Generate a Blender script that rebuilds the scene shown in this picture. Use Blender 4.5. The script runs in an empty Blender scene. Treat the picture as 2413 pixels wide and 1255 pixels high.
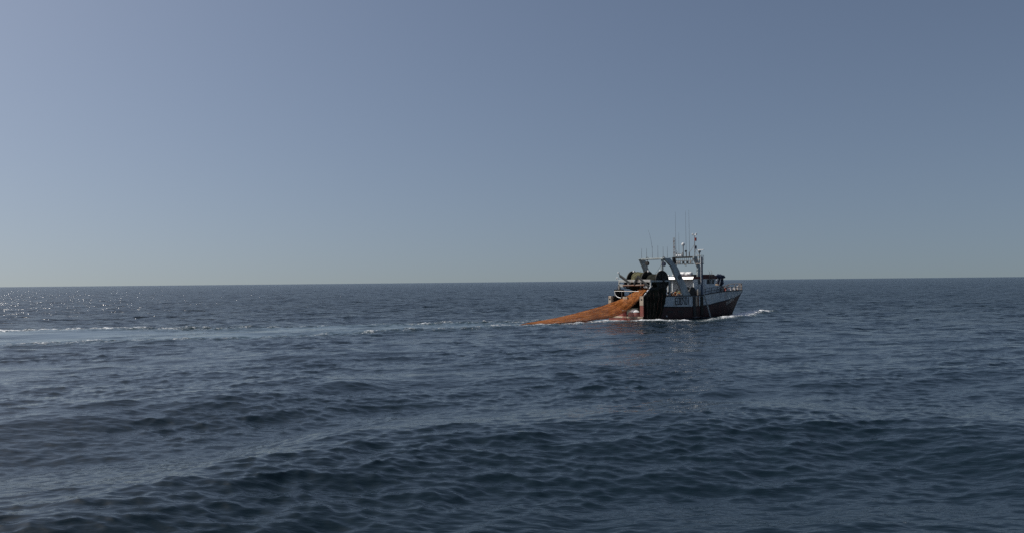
import bpy, bmesh, math, random
import numpy as np
from mathutils import Vector, Matrix

scene = bpy.context.scene
R = math.radians
PI = math.pi
random.seed(7)

# ------------------------------------------------------------------ camera
CAM_H = 5.5
cam_data = bpy.data.cameras.new('camera')
cam = bpy.data.objects.new('camera', cam_data)
scene.collection.objects.link(cam)
cam_data.sensor_width = 36.0
cam_data.lens = 36.0 * 2000.0 / 2413.0
cam_data.clip_start = 0.5
cam_data.clip_end = 200000.0
PITCH, ROLL = math.atan(36.0 / 2000.0), math.atan(24.0 / 2413.0)
cam.matrix_world = (Matrix.Translation((0, 0, CAM_H)) @ Matrix.Rotation(PI / 2 + PITCH, 4, 'X')
                    @ Matrix.Rotation(-ROLL, 4, 'Z'))
scene.camera = cam

# ------------------------------------------------------------------ sky, sun, exposure
SUN_AZ, SUN_EL = R(-72), R(48)          # azimuth from the view direction (+Y), left of the frame
world = bpy.data.worlds.new('World')
scene.world = world
world.use_nodes = True
wn = world.node_tree
wn.nodes.clear()
sky = wn.nodes.new('ShaderNodeTexSky')
sky.sky_type = 'NISHITA'
sky.sun_disc = False
sky.sun_elevation = SUN_EL
sky.sun_rotation = SUN_AZ
sky.altitude = 0
sky.air_density = 0.9
sky.dust_density = 2.0
sky.ozone_density = 2.5
bg = wn.nodes.new('ShaderNodeBackground')
bg.inputs['Strength'].default_value = 0.074
# the lowest degrees of the sky are sampled a little higher: clear marine air, no brown band at the horizon
tcw = wn.nodes.new('ShaderNodeTexCoord'); sepw = wn.nodes.new('ShaderNodeSeparateXYZ'); comw = wn.nodes.new('ShaderNodeCombineXYZ')
lift = wn.nodes.new('ShaderNodeMapRange'); lift.clamp = False
lift.inputs['From Min'].default_value = 0.0; lift.inputs['From Max'].default_value = 1.0
lift.inputs['To Min'].default_value = 0.078; lift.inputs['To Max'].default_value = 1.0
absw = wn.nodes.new('ShaderNodeMath'); absw.operation = 'ABSOLUTE'
wn.links.new(tcw.outputs['Generated'], sepw.inputs['Vector'])
wn.links.new(sepw.outputs['X'], comw.inputs['X']); wn.links.new(sepw.outputs['Y'], comw.inputs['Y'])
wn.links.new(sepw.outputs['Z'], absw.inputs[0]); wn.links.new(absw.outputs[0], lift.inputs['Value']); wn.links.new(lift.outputs['Result'], comw.inputs['Z'])
wn.links.new(comw.outputs['Vector'], sky.inputs['Vector'])
hs = wn.nodes.new('ShaderNodeHueSaturation')
hs.inputs['Saturation'].default_value = 0.88
wo = wn.nodes.new('ShaderNodeOutputWorld')
wn.links.new(sky.outputs['Color'], hs.inputs['Color'])
wn.links.new(hs.outputs['Color'], bg.inputs['Color'])
wn.links.new(bg.outputs['Background'], wo.inputs['Surface'])

sun_data = bpy.data.lights.new('sun', 'SUN')
sun_data.energy = 4.0
sun_data.angle = R(0.53)
sun_data.color = (1.0, 0.95, 0.88)
sun = bpy.data.objects.new('sun', sun_data)
scene.collection.objects.link(sun)
sun_dir = Vector((math.sin(SUN_AZ) * math.cos(SUN_EL), math.cos(SUN_AZ) * math.cos(SUN_EL), math.sin(SUN_EL)))
sun.rotation_euler = sun_dir.to_track_quat('Z', 'Y').to_euler()

scene.view_settings.view_transform = 'Standard'
scene.view_settings.look = 'None'
scene.view_settings.gamma = 1.0
scene.view_settings.exposure = 0.0
scene.view_settings.use_curve_mapping = False
scene.cycles.use_denoising = False
scene.cycles.max_bounces = 6

# ------------------------------------------------------------------ helpers
def nodes_of(m):
    m.use_nodes = True
    t = m.node_tree
    return t, t.nodes['Principled BSDF']

#@@SEA
# ------------------------------------------------------------------ the sea: wind waves and swell
rng = np.random.default_rng(11)
WIND = R(101)                            # travel direction of the wind sea, from +X

def ocean_tile(size, n, lam_lo, lam_hi, peak, spread, rms_slope, seed):
    r = np.random.default_rng(seed)
    k1 = np.fft.fftfreq(n, size / n) * 2 * PI
    kx, ky = np.meshgrid(k1, k1)                       # [iy, ix]
    k = np.hypot(kx, ky); k[0, 0] = 1
    kp = 2 * PI / peak
    ct = (kx * math.cos(WIND) + ky * math.sin(WIND)) / k
    d = np.abs((1 + ct) / 2) ** spread * 0.9 + 0.1 * np.abs(ct) ** 2
    s = k ** -4.0 * np.exp(-1.25 * (kp / k) ** 2) * d
    lam = 2 * PI / k
    s *= np.clip((lam - lam_lo) / (0.25 * lam_lo), 0, 1) * np.clip((lam_hi * 1.15 - lam) / (0.3 * lam_hi), 0, 1)
    s[0, 0] = 0
    h = (r.normal(size=(n, n)) + 1j * r.normal(size=(n, n))) * np.sqrt(s)
    sl = np.real(np.fft.ifft2(1j * ky * h)); sx = np.real(np.fft.ifft2(1j * kx * h))
    f = rms_slope / math.sqrt((sl ** 2 + sx ** 2).mean())
    h *= f
    z = np.real(np.fft.ifft2(h)).astype(np.float32)
    dx = np.real(np.fft.ifft2(-1j * kx / k * h)).astype(np.float32)
    dy = np.real(np.fft.ifft2(-1j * ky / k * h)).astype(np.float32)
    return (size, n, z, -dx, -dy)

def sample(tile, x, y, rot=0.0):
    size, n, z, dx, dy = tile
    c, s = math.cos(rot), math.sin(rot)
    u = (x * c + y * s) / size * n
    v = (-x * s + y * c) / size * n
    iu = np.floor(u); iv = np.floor(v)
    fu = (u - iu).astype(np.float32); fv = (v - iv).astype(np.float32)
    i0 = iu.astype(np.int64) % n; j0 = iv.astype(np.int64) % n
    i1 = (i0 + 1) % n; j1 = (j0 + 1) % n
    w00 = (1 - fu) * (1 - fv); w10 = fu * (1 - fv); w01 = (1 - fu) * fv; w11 = fu * fv
    o = []
    for a in (z, dx, dy):
        o.append(a[j0, i0] * w00 + a[j0, i1] * w10 + a[j1, i0] * w01 + a[j1, i1] * w11)
    return o[0], o[1] * c - o[2] * s, o[1] * s + o[2] * c

T_SWL = ocean_tile(401.0, 512, 11.0, 60.0, 26.0, 3.5, 0.024, 17)
T_BIG = ocean_tile(173.0, 1024, 3.2, 12.0, 9.0, 6, 0.050, 3)
T_MID = ocean_tile(61.0, 1024, 0.9, 3.2, 11.0, 6.0, 0.084, 5)
T_FIN = ocean_tile(19.0, 1024, 0.22, 0.9, 11.0, 4.0, 0.140, 8)

def path_dist(x, y, pts):
    """distance to a polyline and the running parameter along it"""
    best = np.full(x.shape, 1e9, np.float32); par = np.zeros(x.shape, np.float32); side = np.zeros(x.shape, np.float32)
    acc = 0.0
    for (ax, ay), (bx, by) in zip(pts[:-1], pts[1:]):
        L = math.hypot(bx - ax, by - ay); tx, ty = (bx - ax) / L, (by - ay) / L
        t = np.clip((x - ax) * tx + (y - ay) * ty, 0, L)
        qx = x - ax - tx * t; qy = y - ay - ty * t
        d = np.hypot(qx, qy)
        m = d < best
        best[m] = d[m]; par[m] = (acc + t)[m]; side[m] = (tx * qy - ty * qx)[m]
        acc += L
    return best, par, side

WAKE_FAR = [(12.5, 124.5), (1.0, 116.5), (-14, 111.5), (-30, 108.5), (-63, 105.0), (-110, 103)]
WAKE_NEAR = [(15.5, 117.0), (4, 107.5), (-3.5, 102.5), (-10, 98.5), (-26, 87.5), (-48, 80.0), (-90, 70)]

def smooth(e0, e1, v):
    t = np.clip((v - e0) / (e1 - e0), 0, 1)
    return t * t * (3 - 2 * t)

def build_sea():
    rs = [0.5, 2.0, 4.0]
    rr = 6.0
    while rr < 2400:
        rs.append(rr); rr += 0.050 + 0.0028 * rr
    while rr < 90000:
        rs.append(rr); rr *= 1.09
    rs.append(90000)
    rs = np.array(rs)
    half = R(40)
    fine = np.linspace(-half, half, 764)
    coarse = np.linspace(half, 2 * PI - half, 74)[1:-1]
    az = np.concatenate([fine, coarse])
    nr, na = len(rs), len(az)
    RR, AA = np.meshgrid(rs, az, indexing='ij')
    x = (RR * np.sin(AA)).ravel(); y = (RR * np.cos(AA)).ravel(); rad = RR.ravel()
    isfine = (np.abs(AA) <= half + 1e-6).ravel()
    gx, gy = x.copy(), y.copy()
    f_big = np.clip((1500 - rad) / 900, 0, 1) * isfine
    f_mid = np.clip((520 - rad) / 350, 0, 1) * isfine
    f_fin = np.clip((150 - rad) / 100, 0, 1) * isfine
    # wake masks
    df, pf, sf = path_dist(gx, gy, WAKE_FAR)
    dn, pn, sn = path_dist(gx, gy, WAKE_NEAR)
    return rs, az, nr, na, x, y, rad, isfine, f_big, f_mid, f_fin, df, pf, sf, dn, pn, sn

rs, az, nr, na, gx, gy, rad, isfine, f_big, f_mid, f_fin, df, pf, sf, dn, pn, sn = build_sea()
inside = (smooth(-0.5, 1.5, sf) * smooth(-0.5, 1.5, -sn)).astype(np.float32)     # the slick between the two wake lines
inside *= (gx < 14) * smooth(-140, -60, gx)
zb, xb, yb = sample(T_BIG, gx, gy)
zs, xs, ys = sample(T_SWL, gx + 37, gy + 12, 0.2)
f_swl = np.clip((2300 - rad) / 1200, 0, 1) * isfine
zm, xm, ym = sample(T_MID, gx, gy, 0.35)
zf, xf, yf = sample(T_FIN, gx, gy, -0.3)
gust = sample(T_BIG, gx * 0.37 + 31, gy * 0.37 + 11, 0.8)[0]
gust = np.clip(1.0 + gust / (T_BIG[2].std() * 1.0) * 0.22, 0.5, 1.6)
pat = sample(T_BIG, gx * 0.45 + 70, gy * 0.9 + 5, 0.1)[0] / T_BIG[2].std()
inside = (inside * np.clip(0.92 + 0.28 * pat, 0.35, 1.0)).astype(np.float32)
calm = 1 - 0.88 * inside
f_big = f_big * (1 - 0.45 * inside)
f_mid = f_mid * calm * gust; f_fin = f_fin * calm * gust
chop = 1.05
hz = zs * f_swl + zb * f_big + zm * f_mid + zf * f_fin
hx = chop * (xs * f_swl + xb * f_big + xm * f_mid + xf * f_fin)
hy = chop * (ys * f_swl + yb * f_big + ym * f_mid + yf * f_fin)
# the long swell: crests about square to the view, bent like the nearest crest
bend = np.interp(gx, [-40, -20, -9.8, -6.0, 1.3, 11.6, 17, 30], [9, 13, 20.5, 26, 29.5, 32.5, 30, 28])
ph = 2 * PI * (gy - bend) / 25.0
env = np.clip((900 - rad) / 700, 0, 1) * isfine
sw = 0.42 * np.exp(-((gy - 27) / 17) ** 2) + 0.03
sw = sw * (0.75 + 0.25 * np.sin(gx * 0.045 + gy * 0.013 + 1.0))
hz += env * sw * np.cos(ph)
hy += -env * sw * 0.8 * np.sin(ph)
# wake lines: broken churned crests
churn_f = np.exp(-(df / 3.2) ** 2) * (pf > 1.0)
churn_n = np.exp(-(dn / 3.4) ** 2) * (pn > 1.0)
n1 = sample(T_MID, gx * 0.6 + 9, gy * 0.6 + 4, 1.1)[0]; n1 = n1 / T_MID[2].std()
n2 = sample(T_FIN, gx * 0.5 + 3, gy * 0.5, 0.4)[0]; n2 = n2 / T_FIN[2].std()
hz += churn_f * (0.08 + 0.05 * n1 + 0.05 * n2)
hz += churn_n * (0.05 + 0.05 * n1 + 0.04 * n2)
foam_glints = np.clip(churn_f * (0.30 + 0.22 * np.exp(-pf / 22) + 0.32 * smooth(40, 80, pf) + 0.10 * n1 + 0.08 * n2), 0, 1)  # churn foam, raised far astern: white specks painted in for sun glints
foam_glints = np.maximum(foam_glints, np.clip(churn_n * (0.28 + 0.26 * np.exp(-pn / 22) + 0.20 * smooth(45, 80, pn) + 0.10 * n1 + 0.08 * n2), 0, 1))  # near line likewise, its left end whitened with painted glints
#@@BOW
# bow wave arm, wash along the hull and behind the transom
BOW_ARM = [(42.5, 140.0), (39.5, 137.6), (36.3, 131.3), (33.3, 125.6), (29.2, 118.6), (24.6, 114.2), (19.5, 112.6), (12, 109.5)]
db, pb, sb = path_dist(gx, gy, BOW_ARM)
arm_w = np.interp(pb, [0, 4, 12, 20, 30, 45], [1.2, 1.6, 1.8, 1.4, 1.1, 1.1])
arm_a = np.interp(pb, [0, 2, 5, 8, 13, 20, 26, 32, 40, 46, 50], [0.4, 0.95, 0.7, 0.85, 0.95, 0.75, 0.55, 0.65, 0.62, 0.3, 0.0])
arm = np.exp(-(db / arm_w) ** 2)
hz += np.exp(-(db / (arm_w * 1.5)) ** 2) * np.interp(pb, [0, 5, 25, 45, 50], [0.60, 0.50, 0.34, 0.16, 0.0]) * (0.9 + 0.15 * n1 + 0.12 * n2)
foam_glints = np.maximum(foam_glints, np.clip(arm * (arm_a * 1.05 + 0.12 + 0.10 * n1 + 0.1 * n2), 0, 1))
HD = R(39); ox, oy = 16.26, 121.62
lx = (gx - ox) * math.cos(HD) + (gy - oy) * math.sin(HD); ly = -(gx - ox) * math.sin(HD) + (gy - oy) * math.cos(HD)
wash = np.exp(-((lx + 1.6) / 2.2) ** 2) * np.exp(-(ly / 4.2) ** 4)
foam_glints = np.maximum(foam_glints, np.clip(wash * (0.9 + 0.15 * n1), 0, 1))
astern = np.exp(-(np.abs(ly - 0.3) / 3.4) ** 2) * smooth(-34, -20, lx) * smooth(0, -3, lx)
foam_glints = np.maximum(foam_glints, np.clip(astern * (0.52 + 0.16 * n1 + 0.1 * n2), 0, 1))
hull_edge = np.exp(-((np.abs(ly) - 3.7) / 0.55) ** 2) * smooth(-2, 0, lx) * smooth(22, 18, lx)
foam_glints = np.maximum(foam_glints, np.clip(hull_edge * (0.34 + 0.2 * n1), 0, 1))
bowf = np.exp(-((lx - 26.2) / 1.8) ** 2 - ((ly - 4.0) / 2.2) ** 2)
foam_glints = np.maximum(foam_glints, np.clip(bowf * (0.75 + 0.2 * n1), 0, 1)); hz += 0.25 * bowf
inboat = (lx > 0.3) & (lx < 24) & (np.abs(ly) < 3.0)
hz = np.where(inboat, np.minimum(hz, 0.1), hz)
wx, wy = gx + hx, gy + hy
co = np.stack([wx, wy, hz], 1).astype(np.float32)
nv = nr * na
idx = np.arange(nv).reshape(nr, na)
a = idx[:-1, :]; b = np.roll(idx, -1, 1)[:-1, :]; c = np.roll(idx, -1, 1)[1:, :]; d = idx[1:, :]
quads = np.stack([a, d, c, b], -1).reshape(-1, 4).astype(np.int32)
me = bpy.data.meshes.new('sea')
me.vertices.add(nv); me.vertices.foreach_set('co', co.ravel())
me.loops.add(quads.size); me.loops.foreach_set('vertex_index', quads.ravel())
me.polygons.add(len(quads)); me.polygons.foreach_set('loop_start', np.arange(0, quads.size, 4, dtype=np.int32))
me.polygons.foreach_set('loop_total', np.full(len(quads), 4, np.int32))
me.update(calc_edges=True)
me.shade_smooth()
at = me.attributes.new('foam_glints', 'FLOAT', 'POINT'); at.data.foreach_set('value', foam_glints.astype(np.float32))
at = me.attributes.new('calm', 'FLOAT', 'POINT'); at.data.foreach_set('value', inside.astype(np.float32))
far = smooth(30, 220, rad) * 0.999 * (1 - 0.9 * inside)
at = me.attributes.new('far', 'FLOAT', 'POINT'); at.data.foreach_set('value', far.astype(np.float32))
sea = bpy.data.objects.new('sea_water', me); scene.collection.objects.link(sea)
sea['kind'] = 'structure'

def sea_material():
    m = bpy.data.materials.new('sea_water')
    t, p = nodes_of(m); N = t.nodes.new; L = t.links.new
    geo = N('ShaderNodeNewGeometry')
    mp = N('ShaderNodeMapping'); mp.inputs['Rotation'].default_value = (0, 0, R(-11)); mp.inputs['Scale'].default_value = (0.36, 1, 1)
    L(geo.outputs['Position'], mp.inputs['Vector'])
    n_a = N('ShaderNodeTexNoise'); n_a.inputs['Scale'].default_value = 4.2; n_a.inputs['Detail'].default_value = 3; n_a.inputs['Roughness'].default_value = 0.5
    L(mp.outputs['Vector'], n_a.inputs['Vector'])
    ca = N('ShaderNodeAttribute'); ca.attribute_name = 'calm'
    st = N('ShaderNodeMapRange'); st.inputs['To Min'].default_value = 0.55; st.inputs['To Max'].default_value = 0.12
    L(ca.outputs['Fac'], st.inputs['Value'])
    bump = N('ShaderNodeBump'); bump.inputs['Distance'].default_value = 0.06
    L(st.outputs['Result'], bump.inputs['Strength']); L(n_a.outputs['Fac'], bump.inputs['Height'])
    # beyond the reach of the mesh the same chop is carried by the shading normal
    mp2 = N('ShaderNodeMapping'); mp2.inputs['Rotation'].default_value = (0, 0, R(-11)); mp2.inputs['Scale'].default_value = (0.5, 1, 1)
    L(geo.outputs['Position'], mp2.inputs['Vector'])
    n_b = N('ShaderNodeTexNoise'); n_b.inputs['Scale'].default_value = 0.42; n_b.inputs['Detail'].default_value = 3.5; n_b.inputs['Roughness'].default_value = 0.55
    L(mp2.outputs['Vector'], n_b.inputs['Vector'])
    fr_ = N('ShaderNodeAttribute'); fr_.attribute_name = 'far'
    bump2 = N('ShaderNodeBump'); bump2.inputs['Distance'].default_value = 1.8
    L(fr_.outputs['Fac'], bump2.inputs['Strength']); L(n_b.outputs['Fac'], bump2.inputs['Height'])
    L(bump2.outputs['Normal'], bump.inputs['Normal'])
    # foam, with the white specks painted for sun glints on the wake
    fa = N('ShaderNodeAttribute'); fa.attribute_name = 'foam_glints'
    n_f = N('ShaderNodeTexNoise'); n_f.inputs['Scale'].default_value = 3.2; n_f.inputs['Detail'].default_value = 7; n_f.inputs['Roughness'].default_value = 0.75
    L(geo.outputs['Position'], n_f.inputs['Vector'])
    gn = N('ShaderNodeMapRange'); gn.clamp = False; gn.inputs['From Min'].default_value = 0.3; gn.inputs['From Max'].default_value = 0.7
    L(n_f.outputs['Fac'], gn.inputs['Value'])
    ad = N('ShaderNodeMath'); ad.operation = 'ADD'; L(fa.outputs['Fac'], ad.inputs[0]); L(gn.outputs['Result'], ad.inputs[1])
    mr = N('ShaderNodeMapRange'); mr.inputs['From Min'].default_value = 1.0; mr.inputs['From Max'].default_value = 1.45
    L(ad.outputs[0], mr.inputs['Value'])
    mix = N('ShaderNodeMix'); mix.data_type = 'RGBA'
    aer = N('ShaderNodeMix'); aer.data_type = 'RGBA'; aer.inputs['A'].default_value = (0.0040, 0.0120, 0.0175, 1); aer.inputs['B'].default_value = (0.045, 0.080, 0.085, 1)
    am = N('ShaderNodeMath'); am.operation = 'MULTIPLY'; am.inputs[1].default_value = 0.9; am.use_clamp = True
    aa = N('ShaderNodeMath'); aa.operation = 'MULTIPLY_ADD'; aa.inputs[1].default_value = 0.5; L(ca.outputs['Fac'], aa.inputs[0]); L(fa.outputs['Fac'], aa.inputs[2])
    L(aa.outputs[0], am.inputs[0]); L(am.outputs[0], aer.inputs['Factor']); L(aer.outputs['Result'], mix.inputs['A'])
    mix.inputs['B'].default_value = (0.82, 0.84, 0.85, 1)
    L(mr.outputs['Result'], mix.inputs['Factor']); L(mix.outputs['Result'], p.inputs['Base Color'])
    rg = N('ShaderNodeMapRange'); rg.inputs['To Max'].default_value = 0.7
    fro = N('ShaderNodeMapRange'); fro.inputs['To Min'].default_value = 0.06; fro.inputs['To Max'].default_value = 0.2
    L(fr_.outputs['Fac'], fro.inputs['Value']); L(fro.outputs['Result'], rg.inputs['To Min'])
    L(mr.outputs['Result'], rg.inputs['Value']); L(rg.outputs['Result'], p.inputs['Roughness'])
    p.inputs['IOR'].default_value = 1.333
    L(bump.outputs['Normal'], p.inputs['Normal'])
    return m
me.materials.append(sea_material())
#@@BOAT
# ------------------------------------------------------------------ materials
def mat(name, col, rough=0.55, metal=0.0, var=0.25, scale=3.0, dirt=None, dirt_amt=0.0, streak=None, streak_amt=0.0, spec=0.4):
    """paint or steel: base colour with mottling, grime patches and rust runs that drip down"""
    m = bpy.data.materials.new(name)
    t, p = nodes_of(m); N = t.nodes.new; L = t.links.new
    tc = N('ShaderNodeTexCoord')
    nz = N('ShaderNodeTexNoise'); nz.inputs['Scale'].default_value = scale; nz.inputs['Detail'].default_value = 6; nz.inputs['Roughness'].default_value = 0.65
    L(tc.outputs['Object'], nz.inputs['Vector'])
    cr = N('ShaderNodeMapRange'); cr.inputs['From Min'].default_value = 0.3; cr.inputs['From Max'].default_value = 0.7
    cr.inputs['To Min'].default_value = 1 - var; cr.inputs['To Max'].default_value = 1 + var * 0.6
    L(nz.outputs['Fac'], cr.inputs['Value'])
    mul = N('ShaderNodeVectorMath'); mul.operation = 'SCALE'; mul.inputs[0].default_value = col
    L(cr.outputs['Result'], mul.inputs['Scale'])
    out = mul.outputs['Vector']
    def layer(out, c, vec_scale, thr, amt):
        mp = N('ShaderNodeMapping'); mp.inputs['Scale'].default_value = vec_scale; mp.inputs['Location'].default_value = (3.1, 1.7, 0.4)
        L(tc.outputs['Object'], mp.inputs['Vector'])
        n2 = N('ShaderNodeTexNoise'); n2.inputs['Scale'].default_value = 1.0; n2.inputs['Detail'].default_value = 5; n2.inputs['Roughness'].default_value = 0.6
        L(mp.outputs['Vector'], n2.inputs['Vector'])
        r = N('ShaderNodeMapRange'); r.inputs['From Min'].default_value = thr; r.inputs['From Max'].default_value = thr + 0.16; r.inputs['To Max'].default_value = amt
        L(n2.outputs['Fac'], r.inputs['Value'])
        mx = N('ShaderNodeMix'); mx.data_type = 'RGBA'; mx.inputs['B'].default_value = (*c, 1)
        L(r.outputs['Result'], mx.inputs['Factor']); L(out, mx.inputs['A'])
        return mx.outputs['Result']
    if dirt: out = layer(out, dirt, (0.8, 0.8, 0.8), 0.48, dirt_amt)
    if streak: out = layer(out, streak, (2.2, 2.2, 0.22), 0.52, streak_amt)
    L(out, p.inputs['Base Color'])
    p.inputs['Roughness'].default_value = rough; p.inputs['Metallic'].default_value = metal
    p.inputs['Specular IOR Level'].default_value = spec
    return m

RUST = (0.10, 0.035, 0.014)
M = dict(
    red=mat('maroon_hull_paint', (0.060, 0.020, 0.017), 0.6, var=0.4, dirt=(0.018, 0.013, 0.010), dirt_amt=0.85, streak=(0.07, 0.030, 0.014), streak_amt=0.6),
    stern_red=mat('faded_red_transom_paint', (0.26, 0.085, 0.065), 0.5, dirt=(0.30, 0.17, 0.14), dirt_amt=0.6, streak=(0.07, 0.02, 0.015), streak_amt=0.7),
    white=mat('grey_white_hull_paint', (0.50, 0.56, 0.58), 0.45, var=0.12, dirt=(0.33, 0.34, 0.32), dirt_amt=0.5, streak=RUST, streak_amt=0.55),
    house=mat('house_white_paint', (0.64, 0.69, 0.71), 0.45, var=0.1, dirt=(0.42, 0.42, 0.38), dirt_amt=0.4, streak=(0.25, 0.16, 0.10), streak_amt=0.35),
    fascia=mat('bright_white_canvas', (0.86, 0.85, 0.83), 0.35, var=0.05),
    gantry=mat('grey_green_gantry_paint', (0.37, 0.42, 0.42), 0.4, var=0.15, dirt=(0.24, 0.24, 0.22), dirt_amt=0.6, streak=RUST, streak_amt=0.45),
    cream=mat('weathered_cream_paint', (0.46, 0.38, 0.29), 0.6, var=0.2, dirt=RUST, dirt_amt=0.45, streak=(0.16, 0.06, 0.03), streak_amt=0.8),
    roof=mat('dark_red_roof_paint', (0.10, 0.02, 0.018), 0.5, dirt=(0.05, 0.015, 0.012), dirt_amt=0.6),
    dark=mat('dark_steel', (0.020, 0.023, 0.024), 0.55, 0.0, dirt=(0.03, 0.022, 0.015), dirt_amt=0.6),
    black_plate=mat('black_trawl_steel', (0.020, 0.021, 0.017), 0.65, var=0.6, scale=5, dirt=(0.035, 0.026, 0.015), dirt_amt=0.8),
    grey=mat('galvanised_steel', (0.34, 0.34, 0.33), 0.45, 0.3, dirt=(0.22, 0.15, 0.10), dirt_amt=0.6),
    lightgrey=mat('pale_frame_paint', (0.44, 0.45, 0.43), 0.5, dirt=(0.25, 0.17, 0.12), dirt_amt=0.6),
    blue=mat('blue_grey_post_paint', (0.055, 0.085, 0.135), 0.4, 0.2, streak=(0.12, 0.14, 0.16), streak_amt=0.5),
    navy=mat('navy_tarpaulin', (0.018, 0.026, 0.055), 0.6, var=0.4),
    deck=mat('deck_plating', (0.09, 0.06, 0.045), 0.7, var=0.4, dirt=(0.15, 0.07, 0.03), dirt_amt=0.6),
    gear=mat('rusty_gear', (0.17, 0.075, 0.04), 0.6, var=0.4, dirt=(0.28, 0.24, 0.2), dirt_amt=0.6),
    white_fit=mat('white_fittings', (0.75, 0.75, 0.74), 0.35, var=0.05),
    antenna=mat('antenna_glassfibre', (0.16, 0.17, 0.19), 0.5, var=0.05),
    redfit=mat('red_fittings', (0.30, 0.035, 0.03), 0.45),
    orange=mat('orange_float', (0.62, 0.20, 0.05), 0.45),
    letter=mat('black_lettering', (0.012, 0.016, 0.026), 0.5, var=0.1),
    pale_letter=mat('pale_lettering', (0.6, 0.58, 0.52), 0.5, var=0.25, scale=6),
    black_net=mat('black_netting', (0.020, 0.022, 0.016), 0.85, var=0.9, scale=14, dirt=(0.055, 0.050, 0.030), dirt_amt=0.7, streak=(0.008, 0.009, 0.008), streak_amt=0.7, spec=0.1),
    olive_net=mat('olive_netting', (0.15, 0.14, 0.075), 0.85, var=0.5, scale=7, dirt=(0.03, 0.035, 0.02), dirt_amt=0.7, spec=0.1),
)
def glass_mat():
    m = bpy.data.materials.new('wheelhouse_glass')
    t, p = nodes_of(m)
    p.inputs['Base Color'].default_value = (0.012, 0.018, 0.025, 1); p.inputs['Roughness'].default_value = 0.06
    return m
M['glass'] = glass_mat()

def orange_net_mat():
    m = bpy.data.materials.new('orange_netting')
    t, p = nodes_of(m); N = t.nodes.new; L = t.links.new
    tc = N('ShaderNodeTexCoord')
    mp = N('ShaderNodeMapping'); mp.inputs['Scale'].default_value = (0.35, 2.6, 2.6)
    L(tc.outputs['Object'], mp.inputs['Vector'])
    n1 = N('ShaderNodeTexNoise'); n1.inputs['Scale'].default_value = 1.6; n1.inputs['Detail'].default_value = 6; n1.inputs['Roughness'].default_value = 0.65
    L(mp.outputs['Vector'], n1.inputs['Vector'])
    cr = N('ShaderNodeValToRGB')
    e = cr.color_ramp.elements
    e[0].position = 0.38; e[0].color = (0.26, 0.085, 0.022, 1)
    e[1].position = 0.64; e[1].color = (0.70, 0.29, 0.09, 1)
    k = e.new(0.5); k.color = (0.50, 0.175, 0.042, 1)
    L(n1.outputs['Fac'], cr.inputs['Fac'])
    L(cr.outputs['Color'], p.inputs['Base Color'])
    p.inputs['Roughness'].default_value = 0.7; p.inputs['Specular IOR Level'].default_value = 0.2
    tr = N('ShaderNodeBsdfTranslucent'); L(cr.outputs['Color'], tr.inputs['Color'])
    a = N('ShaderNodeMixShader'); a.inputs['Fac'].default_value = 0.4
    L(p.outputs['BSDF'], a.inputs[1]); L(tr.outputs['BSDF'], a.inputs[2])
    tp = N('ShaderNodeBsdfTransparent')
    # open meshes between the twine
    n2 = N('ShaderNodeTexNoise'); n2.inputs['Scale'].default_value = 5.0; n2.inputs['Detail'].default_value = 4
    L(mp.outputs['Vector'], n2.inputs['Vector'])
    r = N('ShaderNodeMapRange'); r.inputs['From Min'].default_value = 0.35; r.inputs['From Max'].default_value = 0.7; r.inputs['To Min'].default_value = 0.16; r.inputs['To Max'].default_value = 0.62
    L(n2.outputs['Fac'], r.inputs['Value'])
    b = N('ShaderNodeMixShader'); L(r.outputs['Result'], b.inputs['Fac'])
    L(a.outputs['Shader'], b.inputs[1]); L(tp.outputs['BSDF'], b.inputs[2])
    L(b.outputs['Shader'], t.nodes['Material Output'].inputs['Surface'])
    return m
M['orange_net'] = orange_net_mat()

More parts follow.
